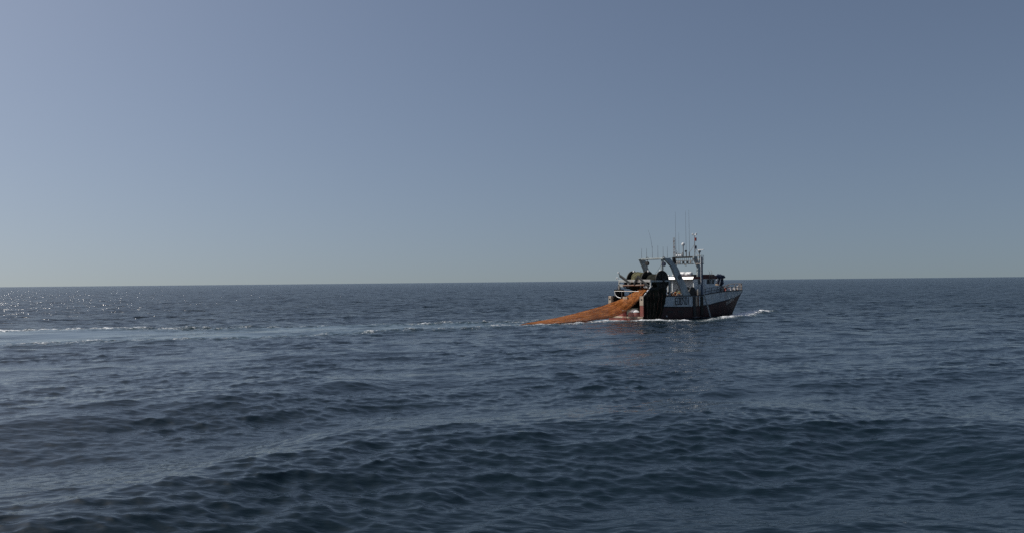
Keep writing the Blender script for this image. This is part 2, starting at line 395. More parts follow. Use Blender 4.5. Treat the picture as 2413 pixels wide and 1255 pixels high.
# ------------------------------------------------------------------ mesh builder
class MB:
    def __init__(s): s.v = []; s.f = []
    def add(s, vs, fs):
        o = len(s.v); s.v += [tuple(v) for v in vs]; s.f += [tuple(i + o for i in f) for f in fs]; return s
    def box(s, lo, hi):
        (a, b, c), (d, e, f) = lo, hi
        return s.add([(a, b, c), (d, b, c), (d, e, c), (a, e, c), (a, b, f), (d, b, f), (d, e, f), (a, e, f)],
                     [(0, 3, 2, 1), (4, 5, 6, 7), (0, 1, 5, 4), (1, 2, 6, 5), (2, 3, 7, 6), (3, 0, 4, 7)])
    def bar(s, p, q, w, h=None, upv=(0, 0, 1)):
        h = h or w
        p, q = Vector(p), Vector(q); d = (q - p).normalized(); u = Vector(upv)
        if abs(d.dot(u)) > 0.98: u = Vector((1, 0, 0))
        r = d.cross(u).normalized() * (w / 2); u = r.cross(d).normalized() * (h / 2)
        vs = [e + a * r + b * u for e in (p, q) for a, b in ((-1, -1), (1, -1), (1, 1), (-1, 1))]
        return s.add(vs, [(0, 1, 2, 3), (7, 6, 5, 4), (0, 4, 5, 1), (1, 5, 6, 2), (2, 6, 7, 3), (3, 7, 4, 0)])
    def tube(s, pts, r, n=8, close=False):
        pts = [Vector(p) for p in pts]; rs = r if isinstance(r, (list, tuple)) else [r] * len(pts)
        o = len(s.v); up = Vector((0.13, 0.21, 0.97)).normalized()
        for i, p in enumerate(pts):
            a = pts[i - 1] if i or close else p; b = pts[(i + 1) % len(pts)] if i < len(pts) - 1 or close else p
            d = (b - a).normalized(); x = d.cross(up)
            if x.length < 0.05: x = d.cross(Vector((1, 0, 0)))
            x.normalize(); y = x.cross(d)
            for k in range(n):
                t = 2 * PI * k / n
                s.v.append(tuple(p + (x * math.cos(t) + y * math.sin(t)) * rs[i]))
        m = len(pts)
        for i in range(m if close else m - 1):
            for k in range(n):
                j = (i + 1) % m
                s.f.append((o + i * n + k, o + i * n + (k + 1) % n, o + j * n + (k + 1) % n, o + j * n + k))
        if not close:
            s.f.append(tuple(o + k for k in range(n))[::-1]); s.f.append(tuple(o + (m - 1) * n + k for k in range(n)))
        return s
    def prism(s, poly, axis, lo, hi):
        """polygon in the plane square to axis, pushed from lo to hi"""
        def pt(u, v, w): return {'x': (w, u, v), 'y': (u, w, v), 'z': (u, v, w)}[axis]
        n = len(poly)
        vs = [pt(u, v, lo) for u, v in poly] + [pt(u, v, hi) for u, v in poly]
        return s.add(vs, [tuple(range(n))[::-1], tuple(range(n, 2 * n))] + [(i, (i + 1) % n, n + (i + 1) % n, n + i) for i in range(n)])
    def lathe(s, c, axis, prof, n=20, caps=True):
        """profile [(distance along axis, radius)] spun about axis through c"""
        c = Vector(c); ax = Vector(axis).normalized(); u = ax.cross(Vector((0, 0, 1)))
        if u.length < 0.05: u = Vector((1, 0, 0))
        u.normalize(); w = ax.cross(u); o = len(s.v)
        for d, r in prof:
            for k in range(n):
                t = 2 * PI * k / n
                s.v.append(tuple(c + ax * d + (u * math.cos(t) + w * math.sin(t)) * r))
        for i in range(len(prof) - 1):
            for k in range(n):
                s.f.append((o + i * n + k, o + i * n + (k + 1) % n, o + (i + 1) * n + (k + 1) % n, o + (i + 1) * n + k))
        if caps:
            s.f.append(tuple(o + k for k in range(n))[::-1]); s.f.append(tuple(o + (len(prof) - 1) * n + k for k in range(n)))
        return s
    def grid(s, P):
        n, m = len(P), len(P[0]); o = len(s.v)
        for row in P: s.v += [tuple(p) for p in row]
        for i in range(n - 1):
            for j in range(m - 1):
                s.f.append((o + i * m + j, o + i * m + j + 1, o + (i + 1) * m + j + 1, o + (i + 1) * m + j))
        return s
    def build(s, name, material, parent=None, bevel=0.0, smooth=False):
        me = bpy.data.meshes.new(name); me.from_pydata(s.v, [], s.f); me.validate()
        bm = bmesh.new(); bm.from_mesh(me); bmesh.ops.recalc_face_normals(bm, faces=bm.faces)
        if bevel: bmesh.ops.bevel(bm, geom=list(bm.edges), offset=bevel, segments=1, affect='EDGES', clamp_overlap=True)
        bm.to_mesh(me); bm.free()
        if smooth:
            me.shade_smooth(); me.set_sharp_from_angle(angle=R(40))
        me.materials.append(M[material] if isinstance(material, str) else material)
        o = bpy.data.objects.new(name, me); scene.collection.objects.link(o)
        if parent: o.parent = parent
        return o

from mathutils import noise as mnoise
def lump(name, material, parent, c, r, amp=0.25, freq=1.6, seed=0, sub=3, zmin=None, rot=0.0):
    """a soft heap: an icosphere pushed about by noise, cut flat where it rests"""
    bm = bmesh.new(); bmesh.ops.create_icosphere(bm, subdivisions=sub, radius=1.0)
    cr, sr = math.cos(rot), math.sin(rot)
    for v in bm.verts:
        p = v.co.copy(); k = 1 + amp * mnoise.fractal(p * freq + Vector((seed, seed * 2, 0)), 0.6, 2.0, 4)
        q = Vector((p.x * r[0] * k, p.y * r[1] * k, p.z * r[2] * k))
        q = Vector((q.x * cr - q.y * sr, q.x * sr + q.y * cr, q.z)) + Vector(c)
        if zmin is not None: q.z = max(q.z, zmin)
        v.co = q
    me = bpy.data.meshes.new(name); bm.to_mesh(me); bm.free(); me.shade_smooth()
    me.materials.append(M[material]); o = bpy.data.objects.new(name, me); scene.collection.objects.link(o)
    if parent: o.parent = parent
    return o

BOAT_O = Vector((16.26, 121.62, 0.0)); HEADING = R(39)
def tag(o, label, cat, group=None):
    o['label'] = label; o['category'] = cat
    if group: o['group'] = group
    return o
def on_boat(o):
    """place a thing that was modelled in the boat's own coordinates"""
    o.matrix_world = Matrix.Translation(BOAT_O) @ Matrix.Rotation(HEADING, 4, 'Z')
    return o
def empty(name):
    o = bpy.data.objects.new(name, None); o.empty_display_size = 0.3; scene.collection.objects.link(o); return o

# ------------------------------------------------------------------ the trawler
# boat coordinates: x forward from the transom, y to port, z up from the waterline
boat = on_boat(empty('trawler'))
tag(boat, 'stern trawler with maroon hull, grey white band, gantries and tall antennas', 'fishing boat')
interp = lambda x, pts: float(np.interp(x, [p[0] for p in pts], [p[1] for p in pts]))
ZB = [(0, 1.75), (4, 1.72), (11, 1.55), (15, 1.75), (18, 2.12), (21, 2.38), (24, 2.68), (26, 3.0), (27.5, 3.3)]
ZS = [(0, 3.22), (12.6, 3.15), (13.2, 3.22), (15.4, 3.49), (17.5, 3.64), (20, 3.72), (27.5, 3.76)]
def stem_x(z): return interp(z, [(-1.6, 23.6), (0, 24.6), (2.3, 26.2), (3.76, 27.5)])
def half_beam(t, z):
    p = interp(z, [(-1.6, 1.4), (0, 1.75), (3.7, 2.35)])
    b = 3.45 if t < 0.48 else 3.45 * (1 - ((t - 0.48) / 0.52) ** p)
    if z < 0.5: b *= 1 - 0.05 * ((0.5 - z) / 2.1) ** 2 * 3
    return max(b, 0.03)
def hull_pt(t, z, side, inset=0.0):
    return (t * stem_x(z), side * max(half_beam(t, z) - inset, 0.01), z)
TS = list(np.linspace(0, 0.45, 14)) + list(np.linspace(0.48, 1, 27))

lower = MB()
for sd in (-1, 1):
    rows = []
    for t in TS:
        zb = interp(t * 27, ZB)
        rows.append([hull_pt(t, z, sd) for z in np.linspace(-1.6, zb, 9)])
    lower.grid(rows)
hull = lower.build('hull', 'red', boat, smooth=True)
band = MB()
def t_edge(v): return (3.78 + 0.76 * v) / 26.0        # slanted aft edge of the light band
for sd in (-1, 1):
    rows = []
    for k, s_ in enumerate(np.linspace(0, 1, 38)):
        row = []
        for v in np.linspace(0, 1, 5):
            t = t_edge(v) + (1 - t_edge(v)) * s_
            z = interp(t * 27, ZB) * (1 - v) + interp(t * 27, ZS) * v
            row.append(hull_pt(t, z, sd))
        rows.append(row)
    band.grid(rows)
band_o = band.build('hull_band', 'white', boat, smooth=True)
for sd in (-1, 1):
    qp = MB(); rows = []
    for s_ in np.linspace(0, 1, 6):
        row = []
        for v in np.linspace(0, 1, 4):
            t = t_edge(v) * s_
            z = interp(t * 27, ZB) * (1 - v) + interp(t * 27, ZS) * v
            row.append(hull_pt(t, z, sd))
        rows.append(row)
    qp.grid(rows).build('quarter_plating', 'black_plate', boat)
inner = MB()
for sd in (-1, 1):
    inner.grid([[hull_pt(t, z, sd, 0.10) for z in np.linspace(2.15, interp(t * 27, ZS) - 0.01, 3)] for t in TS[:-1]])
inner.build('bulwark_lining', 'cream', boat, smooth=True)
DECK = 2.2
dk = MB(); dk.grid([[hull_pt(t, DECK, sd, 0.06) for sd in (-1, 0, 1)] for t in TS if t * stem_x(DECK) > 1.6])
dk.build('deck', 'deck', boat)
for sd in (-1, 1):
    pts = [hull_pt(t, interp(t * 27, ZS) + 0.03, sd, 0.05) for t in TS]
    cap = MB().tube(pts, 0.085, 6); cap.build('sheer_rail', 'dark', boat, smooth=True)
    pts = [hull_pt(t, interp(t * 27, ZB), sd, -0.02) for t in TS]
    MB().tube(pts, 0.075, 6).build('rubbing_strake', 'dark', boat, smooth=True)
MB().tube([(stem_x(z) + 0.02, 0, z) for z in np.linspace(-1.5, 3.75, 10)], 0.07, 6).build('stem_bar', 'dark', boat, smooth=True)
# vertical fender guards and rusty plates on the starboard side
for x0, x1, m_ in ((10.62, 11.22, 'dark'), (11.75, 11.95, 'gear'), (12.35, 12.95, 'black_plate')):
    MB().box((x0, -3.56, 0.25 if m_ != 'gear' else 1.7), (x1, -3.44, 3.1)).build('side_guard', m_, boat, bevel=0.02)
MB().box((11.26, -3.475, 1.66), (11.72, -3.44, 3.06)).build('side_plate', 'cream', boat)
for x0 in (5.0, 7.2):
    MB().box((x0, -3.48, 0.88), (x0 + 1.2, -3.43, 1.08)).build('scupper', 'dark', boat)
MB().lathe((4.7, -3.42, 0.38), (0, -1, 0), [(0, 0.11), (0.14, 0.11), (0.14, 0.07), (0.05, 0.07)], 12, caps=False).build('discharge_pipe', 'white_fit', boat)

# registration, as it stands on the bow side of the photograph
GL = {
 'E': [[(1, 1), (0, 1), (0, 0), (1, 0)], [(0, .5), (.8, .5)]],
 '0': [[(.2, 0), (0, .1), (0, .9), (.2, 1), (.8, 1), (1, .9), (1, .1), (.8, 0), (.2, 0)]],
 'mirrored_7': [[(1, .93), (1, 1), (0, 1), (0, .85), (.75, .42), (.8, .3), (.8, 0)]],
 '1': [[(.5, 0), (.5, 1)]],
 'C': [[(1, .85), (.7, 1), (.25, 1), (0, .75), (0, .25), (.25, 0), (.7, 0), (1, .15)]],
 'S': [[(1, .9), (.6, 1), (.15, .9), (.1, .65), (.85, .4), (.9, .12), (.5, 0), (0, .1)]],
 'J': [[(.9, 1), (.9, .2), (.6, 0), (.2, 0), (0, .2)]],
 'O': [[(.25, 0), (0, .25), (0, .75), (.25, 1), (.75, 1), (1, .75), (1, .25), (.75, 0), (.25, 0)]],
 'R': [[(0, 0), (0, 1), (.8, 1), (1, .75), (.8, .5), (0, .5)], [(.5, .5), (1, 0)]],
 'I': [[(.5, 0), (.5, 1)]],
 'M': [[(0, 0), (0, 1), (.5, .4), (1, 1), (1, 0)]],
}
for i, ch in enumerate(['E', '0', '0', 'mirrored_7', '0', '1']):
    x0 = 6.72 + i * 0.545; z0, hgt, wid = 2.0, 0.98, 0.38
    # bars lie on the plating: thickness across y
    g2 = MB()
    for st in GL[ch]:
        for a, b in zip(st[:-1], st[1:]):
            pa = Vector((x0 + a[0] * wid, 0, z0 + a[1] * hgt)); pb = Vector((x0 + b[0] * wid, 0, z0 + b[1] * hgt))
            d = (pb - pa).normalized(); n_ = Vector((-d.z, 0, d.x)) * 0.07; e = d * 0.05
            c4 = [pa - e - n_, pb + e - n_, pb + e + n_, pa - e + n_]
            g2.prism([(c.x, c.z) for c in c4], 'y', -3.47, -3.44)
    g2.build('numeral', 'letter', band_o)
def side_y(x, z): 
    t = x / stem_x(z); return half_beam(t, z)
for i, ch in enumerate('CSJORIMS'):
    x0 = 20.0 + i * 0.43; z0 = 1.62 + i * 0.095; g2 = MB()
    for st in GL[ch]:
        for a, b in zip(st[:-1], st[1:]):
            pa = Vector((x0 + a[0] * 0.30, 0, z0 + a[1] * 0.42 + a[0] * 0.06)); pb = Vector((x0 + b[0] * 0.30, 0, z0 + b[1] * 0.42 + b[0] * 0.06))
            d = (pb - pa).normalized(); n_ = Vector((-d.z, 0, d.x)) * 0.045; e = d * 0.03
            vs = []
            for off in (0.0, 0.04):
                for c in (pa - e - n_, pb + e - n_, pb + e + n_, pa - e + n_):
                    vs.append((c.x, -(side_y(c.x, c.z) + off), c.z))
            g2.add(vs, [(3, 2, 1, 0), (4, 5, 6, 7), (0, 1, 5, 4), (1, 2, 6, 5), (2, 3, 7, 6), (3, 0, 4, 7)])
    g2.build('letter', 'pale_letter', hull)

# ---- stern
MB().box((-0.06, -3.4, -1.2), (0.10, 3.4, 0.18)).build('transom', 'stern_red', boat)
MB().box((-0.12, -3.3, 0.185), (0.14, 3.3, 0.42)).build('transom_sill', 'cream', boat, bevel=0.02)
MB().prism([(3.05, 0.425), (3.05, 2.0), (1.9, 1.75), (0.72, 1.55), (0.72, 0.425)], 'x', 0.0, 0.08).build('transom_panel', 'stern_red', boat)
for yc, w_ in ((-3.07, 0.36), (3.12, 0.30)):
    p_ = MB().box((-0.1, yc - w_, 2.0), (0.35, yc + w_, 3.3)).build('stern_post', 'cream', boat, bevel=0.03)
    MB().box((-0.13, yc - 0.13, 2.78), (-0.05, yc + 0.13, 2.95)).build('fairlead', 'dark', p_)
    MB().box((-0.08, yc - w_ + 0.01, 0.425), (0.33, yc + w_ - 0.01, 1.995)).build('stern_post_base', 'stern_red', boat, bevel=0.03)
MB().box((0.02, -0.22, 1.9), (0.22, 0.66, 3.22)).build('centre_post', 'cream', boat, bevel=0.02)
MB().box((0.12, -2.68, 0.43), (0.2, 0.7, 0.5)).build('ramp_lip', 'dark', boat)
MB().add([(0.25, -2.7, 0.4), (0.25, 2.8, 0.4), (3.4, 2.8, 2.25), (3.4, -2.7, 2.25)], [(0, 1, 2, 3)]).build('stern_ramp', 'black_plate', boat)
for yc in (-2.75, 2.8):
    MB().box((0.36, yc - 0.04, -0.2), (3.6, yc + 0.04, 3.2)).build('ramp_side', 'black_plate', boat)
hp = MB(); rows = []
for i in range(9):
    f = PI * 0.5 * i / 8
    rows.append([(-0.02 + 0.30 - 0.75 * math.cos(th) * math.cos(f) * 0.9, -1.38 + 1.15 * math.sin(th) * math.cos(f) , 0.43 + 0.98 * math.sin(f)) for th in np.linspace(-PI / 2, PI / 2, 13)])
hump = hp.grid(rows).build('stern_hump', 'stern_red', boat, smooth=True)
rows = []
for i in range(6):
    f = PI * 0.5 * (0.42 + 0.58 * i / 5)
    rows.append([(-0.02 + 0.30 - 0.79 * math.cos(th) * math.cos(f) * 0.9, -1.38 + 1.19 * math.sin(th) * math.cos(f), 0.45 + 1.0 * math.sin(f)) for th in np.linspace(-PI / 2, PI / 2, 13)])
MB().grid(rows).build('painted_hump_highlight', 'white_fit', hump, smooth=True)  # white shell that paints the sun glare onto the top of the hump
br = MB().box((-0.28, -0.2, 1.18), (0.02, 0.55, 1.36)).build('stern_bracket', 'white_fit', boat, bevel=0.05)
for k in range(4):
    MB().tube([(-0.2, -0.16 + k * 0.21, 1.2), (-0.2, -0.16 + k * 0.21, -0.2)], 0.035, 6).build('guide_rod', 'redfit', br)
MB().box((-0.05, -0.2, 0.425), (0.0, 0.55, 1.17)).build('bracket_plate', 'red', boat)
# pale hose along the slanting edge of the starboard quarter
for k in range(3):
    MB().tube([(0.3 + k * 0.5, -3.3, 3.45 + k * 0.45), (0.62 + k * 0.5, -3.3, 3.72 + k * 0.45)], 0.09, 8).build('pale_fender', 'white_fit', boat)
MB().bar((0.1, -3.3, 3.25), (2.0, -3.3, 4.75), 0.12).build('quarter_stay', 'dark', boat)
MB().prism([(0.35, 3.22), (1.55, 4.55), (3.2, 4.55), (3.2, 3.22)], 'y', -3.3, -3.2).build('quarter_screen', 'black_plate', boat)
MB().prism([(0.6, 3.22), (1.8, 4.3), (3.2, 4.3), (3.2, 3.22)], 'y', -2.7, -2.62).build('inner_screen', 'red', boat)

# ---- aft frame that carries the net drum
MB().bar((2.0, 3.2, 5.46), (2.0, -3.0, 5.46), 0.22, 0.36).build('frame_beam', 'lightgrey', boat, bevel=0.02)
MB().bar((2.0, 3.2, 4.78), (2.0, 2.3, 4.78), 0.25, 0.42).build('frame_beam', 'lightgrey', boat, bevel=0.02)
MB().tube([(1.9, 2.3, 4.78), (1.9, -1.9, 4.86)], 0.12, 10).build('frame_roller', 'gear', boat, smooth=True)
MB().bar((2.05, -1.6, 4.7), (2.05, -3.0, 4.62), 0.25, 0.42).build('frame_beam', 'lightgrey', boat, bevel=0.02)
for y in (3.2, 1.35, -1.1, -2.95):
    MB().bar((2.02, y, 4.6 if y not in (3.2, -2.95) else 2.2), (2.02, y, 5.62), 0.2).build('frame_post', 'lightgrey', boat, bevel=0.02)
for y in (2.95, -2.9):
    MB().bar((2.0, y, 5.42), (6.1, y, 5.42), 0.2, 0.24).build('frame_side_beam', 'gantry', boat, bevel=0.02)
    MB().bar((6.1, y, 5.4), (6.1, y, 2.2), 0.22).build('frame_post', 'gantry', boat, bevel=0.02)
for y in (0.3, 2.3, -0.4):
    MB().bar((2.3, y, 4.72), (4.7, y * 0.6, 3.9), 0.16).build('frame_brace', 'dark', boat)
for y, h_ in ((2.2, 0.5), (0.55, 0.55), (-0.35, 0.5), (-1.75, 0.6), (-2.4, 0.5)):
    hm = MB().lathe((2.5, y - 0.3, 5.1), (0, 1, 0), [(0, 0.14), (0.02, h_ * 0.5), (0.5, h_ * 0.55), (0.58, 0.2)], 12).build('hydraulic_motor', 'dark', boat, smooth=True)
    MB().tube([(2.35, y, 5.0), (2.15, y + 0.15, 4.7), (2.4, y + 0.3, 4.45), (3.4, y + 0.2, 4.3)], 0.05, 6).build('hydraulic_hose', 'dark', hm)
# curved lamp bracket at the port end
MB().tube([(2.0, 3.3, 5.6), (1.95, 3.45, 5.95), (1.95, 3.62, 5.98), (1.95, 3.72, 5.75)], 0.07, 8).build('lamp_bracket', 'white_fit', boat, smooth=True)
# the two hydraulic arms
a1 = MB().bar((2.05, 3.1, 6.25), (1.9, 0.7, 5.05), 0.22, 0.34).build('hydraulic_arm', 'dark', boat, bevel=0.03)
MB().tube([(2.05, 3.1, 6.25), (2.05, 3.3, 6.65)], 0.06, 6).build('arm_bracket', 'dark', a1)
MB().box((1.9, 3.2, 6.6), (2.15, 3.42, 6.8)).build('arm_lamp', 'white_fit', a1, bevel=0.03)
MB().bar((2.05, -0.4, 6.15), (1.88, -2.7, 4.65), 0.22, 0.36).build('hydraulic_arm', 'dark', boat, bevel=0.03)
MB().bar((1.86, -0.5, 5.95), (1.84, 0.1, 4.9), 0.2, 0.3).build('hydraulic_arm', 'dark', boat, bevel=0.03)
# hand rail over the stern
MB().tube([(0.5, 2.75, 4.02), (0.5, 0.2, 4.0), (0.55, -2.0, 3.98)], 0.04, 6).build('stern_rail', 'grey', boat, smooth=True)
for y in (2.7, 1.25, -0.6): MB().tube([(0.5, y, 3.2), (0.5, y, 4.0)], 0.035, 6).build('rail_stanchion', 'grey', boat)
MB().tube([(0.5, 2.7, 4.0), (0.4, 2.5, 3.55), (0.3, 2.0, 3.2), (0.3, 1.6, 3.08), (0.3, 1.2, 3.05)], 0.035, 6).build('hanging_rope', 'white_fit', boat, smooth=True)

# ---- net drum
DC = Vector((4.72, 0, 5.5))
nd = MB().lathe((4.72, -2.65, 5.5), (0, 1, 0), [(0, 0.42), (5.8, 0.42)], 18).build('drum_barrel', 'dark', boat, smooth=True)
for y in (-2.75, 0.02, 2.9):
    fl = MB().lathe((4.72, y, 5.5), (0, 1, 0), [(0.0, 0.2), (0.0, 1.30), (-0.03, 1.40), (0.02, 1.44), (0.10, 1.44), (0.13, 1.40), (0.1, 1.30), (0.1, 0.2)], 40).build('drum_flange', 'black_plate', boat, smooth=True)
    for k in range(8):
        th = 2 * PI * k / 8 + 0.2
        MB().bar((4.72 + 0.3 * math.cos(th), y - 0.04, 5.5 + 0.3 * math.sin(th)), (4.72 + 1.36 * math.cos(th), y - 0.04, 5.5 + 1.36 * math.sin(th)), 0.06, 0.05, (0, 1, 0)).build('flange_rib', 'black_plate', fl)
    MB().box((4.5, y - 0.35 if y > -2 else y + 0.12, 6.72), (4.78, y - 0.08 if y > -2 else y + 0.42, 6.98)).build('drum_lamp', 'white_fit', boat, bevel=0.04)
MB().lathe((4.72, -2.6, 5.5), (0, -1, 0), [(0.1, 0.28), (0.4, 0.28), (0.45, 0.2)], 14).build('drum_motor', 'dark', boat, smooth=True)
for y in (-2.35, 2.6):
    MB().prism([(3.9, 2.2), (5.5, 2.2), (4.95, 5.3), (4.5, 5.3)], 'y', y - 0.06, y + 0.06).build('drum_stand', 'dark', boat)

# ---- stern gantry
leg_prof = [(5.24, 8.70), (6.64, 8.72), (8.19, 7.34), (10.58, 3.18), (8.84, 3.18), (6.78, 7.50)]
for sd in (-1, 1):
    g = MB(); n = len(leg_prof)
    if sd > 0: leg_prof = [(5.55, 8.70), (6.75, 8.72), (7.55, 7.34), (10.58, 3.18), (8.84, 3.18), (6.55, 7.30)]
    def ly(z, off): return sd * (3.02 - (z - 3.1) / 5.6 * 0.55 + off)
    vs = [(x, ly(z, 0.17), z) for x, z in leg_prof] + [(x, ly(z, -0.17), z) for x, z in leg_prof]
    g.add(vs, [tuple(range(n))[::-1], tuple(range(n, 2 * n))] + [(i, (i + 1) % n, n + (i + 1) % n, n + i) for i in range(n)])
    lg = g.build('gantry_leg', 'gantry', boat, bevel=0.03)
    MB().box((8.7, sd * 3.0 - 0.3, 2.2), (10.7, sd * 3.0 + 0.3, 3.17)).build('gantry_foot', 'gantry', boat)
    if sd < 0:
        em = MB().lathe((8.32, -3.0, 5.98), (0, -1, 0), [(0.0, 0.33), (0.04, 0.33), (0.04, 0.25), (0.0, 0.25)], 20, caps=False).build('emblem', 'letter', lg)
        MB().bar((8.02, -3.03, 6.12), (8.62, -3.03, 5.82), 0.03, 0.08, (0, 0, 1)).build('emblem_bar', 'letter', lg)
MB().bar((5.9, 2.3, 8.66), (5.9, -2.3, 8.66), 0.34, 0.22).build('gantry_beam', 'gantry', boat, bevel=0.02)
MB().bar((6.0, -1.65, 8.55), (6.7, -0.95, 2.2), 0.26, 0.26, (1, 0, 0)).build('gantry_strut', 'gantry', boat, bevel=0.02)
for y, top in ((2.25, 10.3), (1.25, 10.3), (0.12, 10.5), (-0.95, 10.6), (-1.95, 10.4), (-2.75, 10.4)):
    MB().tube([(5.9, y, 8.77), (5.9, y, 9.4), (5.9, y, top)], [0.032, 0.026, 0.016], 6).build('marker_rod', 'antenna', boat)
MB().tube([(5.9, 0.12, 10.2), (5.8, 0.3, 11.6), (5.6, 0.58, 12.95)], [0.024, 0.018, 0.010], 5).build('whip_antenna', 'antenna', boat)
for y, zz in ((1.15, 8.2), (-2.05, 8.05)):
    ring = [(5.9, y + 0.22 * math.cos(t), 8.7 + 0.22 * math.sin(t)) for t in np.linspace(0, 2 * PI, 13)[:-1]]
    MB().tube(ring, 0.05, 6, close=True).build('beam_shackle', 'dark', boat)
    bl = MB().lathe((5.9 - 0.14, y, zz - 0.2), (1, 0, 0), [(0, 0.1), (0.02, 0.32), (0.1, 0.26), (0.18, 0.26), (0.26, 0.32), (0.28, 0.1)], 16).build('hanging_block', 'navy' if y < 0 else 'dark', boat, smooth=True)
    MB().tube([(5.9, y, zz), (5.9, y, 8.62)], 0.04, 6).build('block_link', 'dark', bl)
    MB().tube([(5.9, y - 0.1, zz - 0.3), (5.4, y - 0.2, 6.6)], 0.016, 5).build('block_wire', 'dark', bl)

# ---- deckhouse and wheelhouse
hs_ = MB().prism([(12.1, 2.2), (19.0, 2.2), (19.0, 4.55), (17.05, 4.7), (17.4, 5.64), (12.1, 5.64)], 'y', -2.6, -2.48).build('house_side', 'house', boat)
MB().prism([(12.1, 2.2), (19.0, 2.2), (19.0, 4.55), (17.05, 4.7), (17.4, 5.64), (12.1, 5.64)], 'y', 2.48, 2.6).build('house_side', 'house', boat)
MB().box((12.7, -2.47, 2.2), (12.82, 2.47, 5.63)).build('house_aft_wall', 'house', boat)
MB().add([(17.05, -2.47, 4.68), (17.05, 2.47, 4.68), (17.38, 2.47, 5.63), (17.38, -2.47, 5.63), (16.9, -2.47, 4.68), (16.9, 2.47, 4.68), (17.2, 2.47, 5.63), (17.2, -2.47, 5.63)],
         [(0, 1, 2, 3), (7, 6, 5, 4), (0, 4, 5, 1), (1, 5, 6, 2), (2, 6, 7, 3), (3, 7, 4, 0)]).build('house_front', 'house', boat)
MB().box((17.06, -2.47, 4.45), (18.9, 2.47, 4.54)).build('fore_house_top', 'cream', boat)
MB().box((18.88, -2.47, 2.2), (19.0, 2.47, 4.44)).build('fore_house_wall', 'house', boat)
MB().box((11.96, -2.66, 5.65), (17.45, 2.66, 5.98)).build('roof', 'roof', boat, bevel=0.02)
MB().prism([(14.3, 5.985), (17.5, 5.985), (16.9, 6.34), (14.3, 6.34)], 'y', -2.55, 2.55).build('roof_raised', 'roof', boat, bevel=0.02)
MB().prism([(11.70, 5.66), (11.74, 5.64), (11.957, 5.99), (11.925, 6.02)], 'y', -2.62, 2.62).build('roof_fascia', 'fascia', boat)
for y in (2.5, 1.6, -2.5):
    MB().box((12.0, y - 0.11, 2.2), (12.22, y + 0.11, 5.64)).build('canopy_post', 'house', boat, bevel=0.02)
MB().prism([(12.72, 2.2), (12.72, 4.3), (11.2, 2.9), (11.2, 2.2)], 'y', 1.15, 1.25).build('stair_side', 'cream', boat)
MB().box((12.66, -0.5, 2.2), (12.7, 0.35, 4.2)).build('aft_door', 'cream', boat)
for x0, x1, z0, z1 in ((13.0, 13.55, 4.95, 5.6), (15.02, 15.35, 4.95, 5.58), (15.45, 15.85, 4.95, 5.6), (16.2, 16.75, 4.95, 5.58)):
    sl = 0.12 if x0 > 14 else 0
    wn_ = MB(); pts = [(x0, z0), (x1, z0), (x1 + sl, z1), (x0 + sl, z1)]
    pane = MB().prism(pts, 'y', -2.612, -2.59).build('window', 'glass', boat)
    fb = MB()
    for a, b in zip(pts, pts[1:] + pts[:1]): fb.bar((a[0], -2.615, a[1]), (b[0], -2.615, b[1]), 0.045)
    fb.build('window_frame', 'dark', pane)
for y0 in (-2.2, -1.3, -0.4, 0.5, 1.4):
    MB().add([(17.1, y0, 4.9), (17.1, y0 + 0.75, 4.9), (17.345, y0 + 0.75, 5.52), (17.345, y0, 5.52)], [(0, 1, 2, 3)]).build('front_window', 'glass', boat)
# ladder on the wheelhouse
for x in (15.55, 16.15):
    MB().tube([(x, -2.72, 4.9), (x, -2.72, 6.75), (x + 0.02, -2.5, 6.95)], 0.03, 6).build('ladder_rail', 'grey', boat)
for k in range(6): MB().tube([(15.55, -2.72, 5.1 + k * 0.27), (16.15, -2.72, 5.1 + k * 0.27)], 0.022, 6).build('ladder_rung', 'grey', boat)
# roof gear
for yc in (-1.1, 0.15):
    rf = MB().lathe((12.7, yc + 0.55, 6.42), (0, -1, 0), [(0, 0.12), (0.02, 0.28), (0.1, 0.34), (0.5, 0.34), (0.52, 0.37), (0.6, 0.37), (0.62, 0.34), (1.02, 0.34), (1.1, 0.28), (1.12, 0.12)], 20).build('liferaft_canister', 'white_fit', boat, smooth=True)
    for dy in (0.3, -0.3): MB().box((12.4, yc + dy - 0.04, 5.985), (13.0, yc + dy + 0.04, 6.15)).build('raft_cradle', 'dark', rf)
for y, x in ((1.45, 12.1), (-0.95 + 1.75, 12.15), (2.35, 12.1)):
    fl = MB().box((x - 0.1, y - 0.17, 6.12), (x + 0.1, y + 0.17, 6.36)).build('roof_floodlight', 'white_fit', boat, bevel=0.04)
    MB().tube([(x, y, 5.98), (x, y, 6.13)], 0.04, 6).build('floodlight_stem', 'dark', fl)
MB().box((12.5, -2.2, 5.985), (13.2, -1.85, 6.35)).build('roof_locker', 'dark', boat, bevel=0.02)
MB().lathe((13.4, 2.0, 6.0), (0, 0, 1), [(0, 0.45), (0.6, 0.45), (0.8, 0.3), (1.0, 0.1)], 16).build('funnel', 'dark', boat, smooth=True)

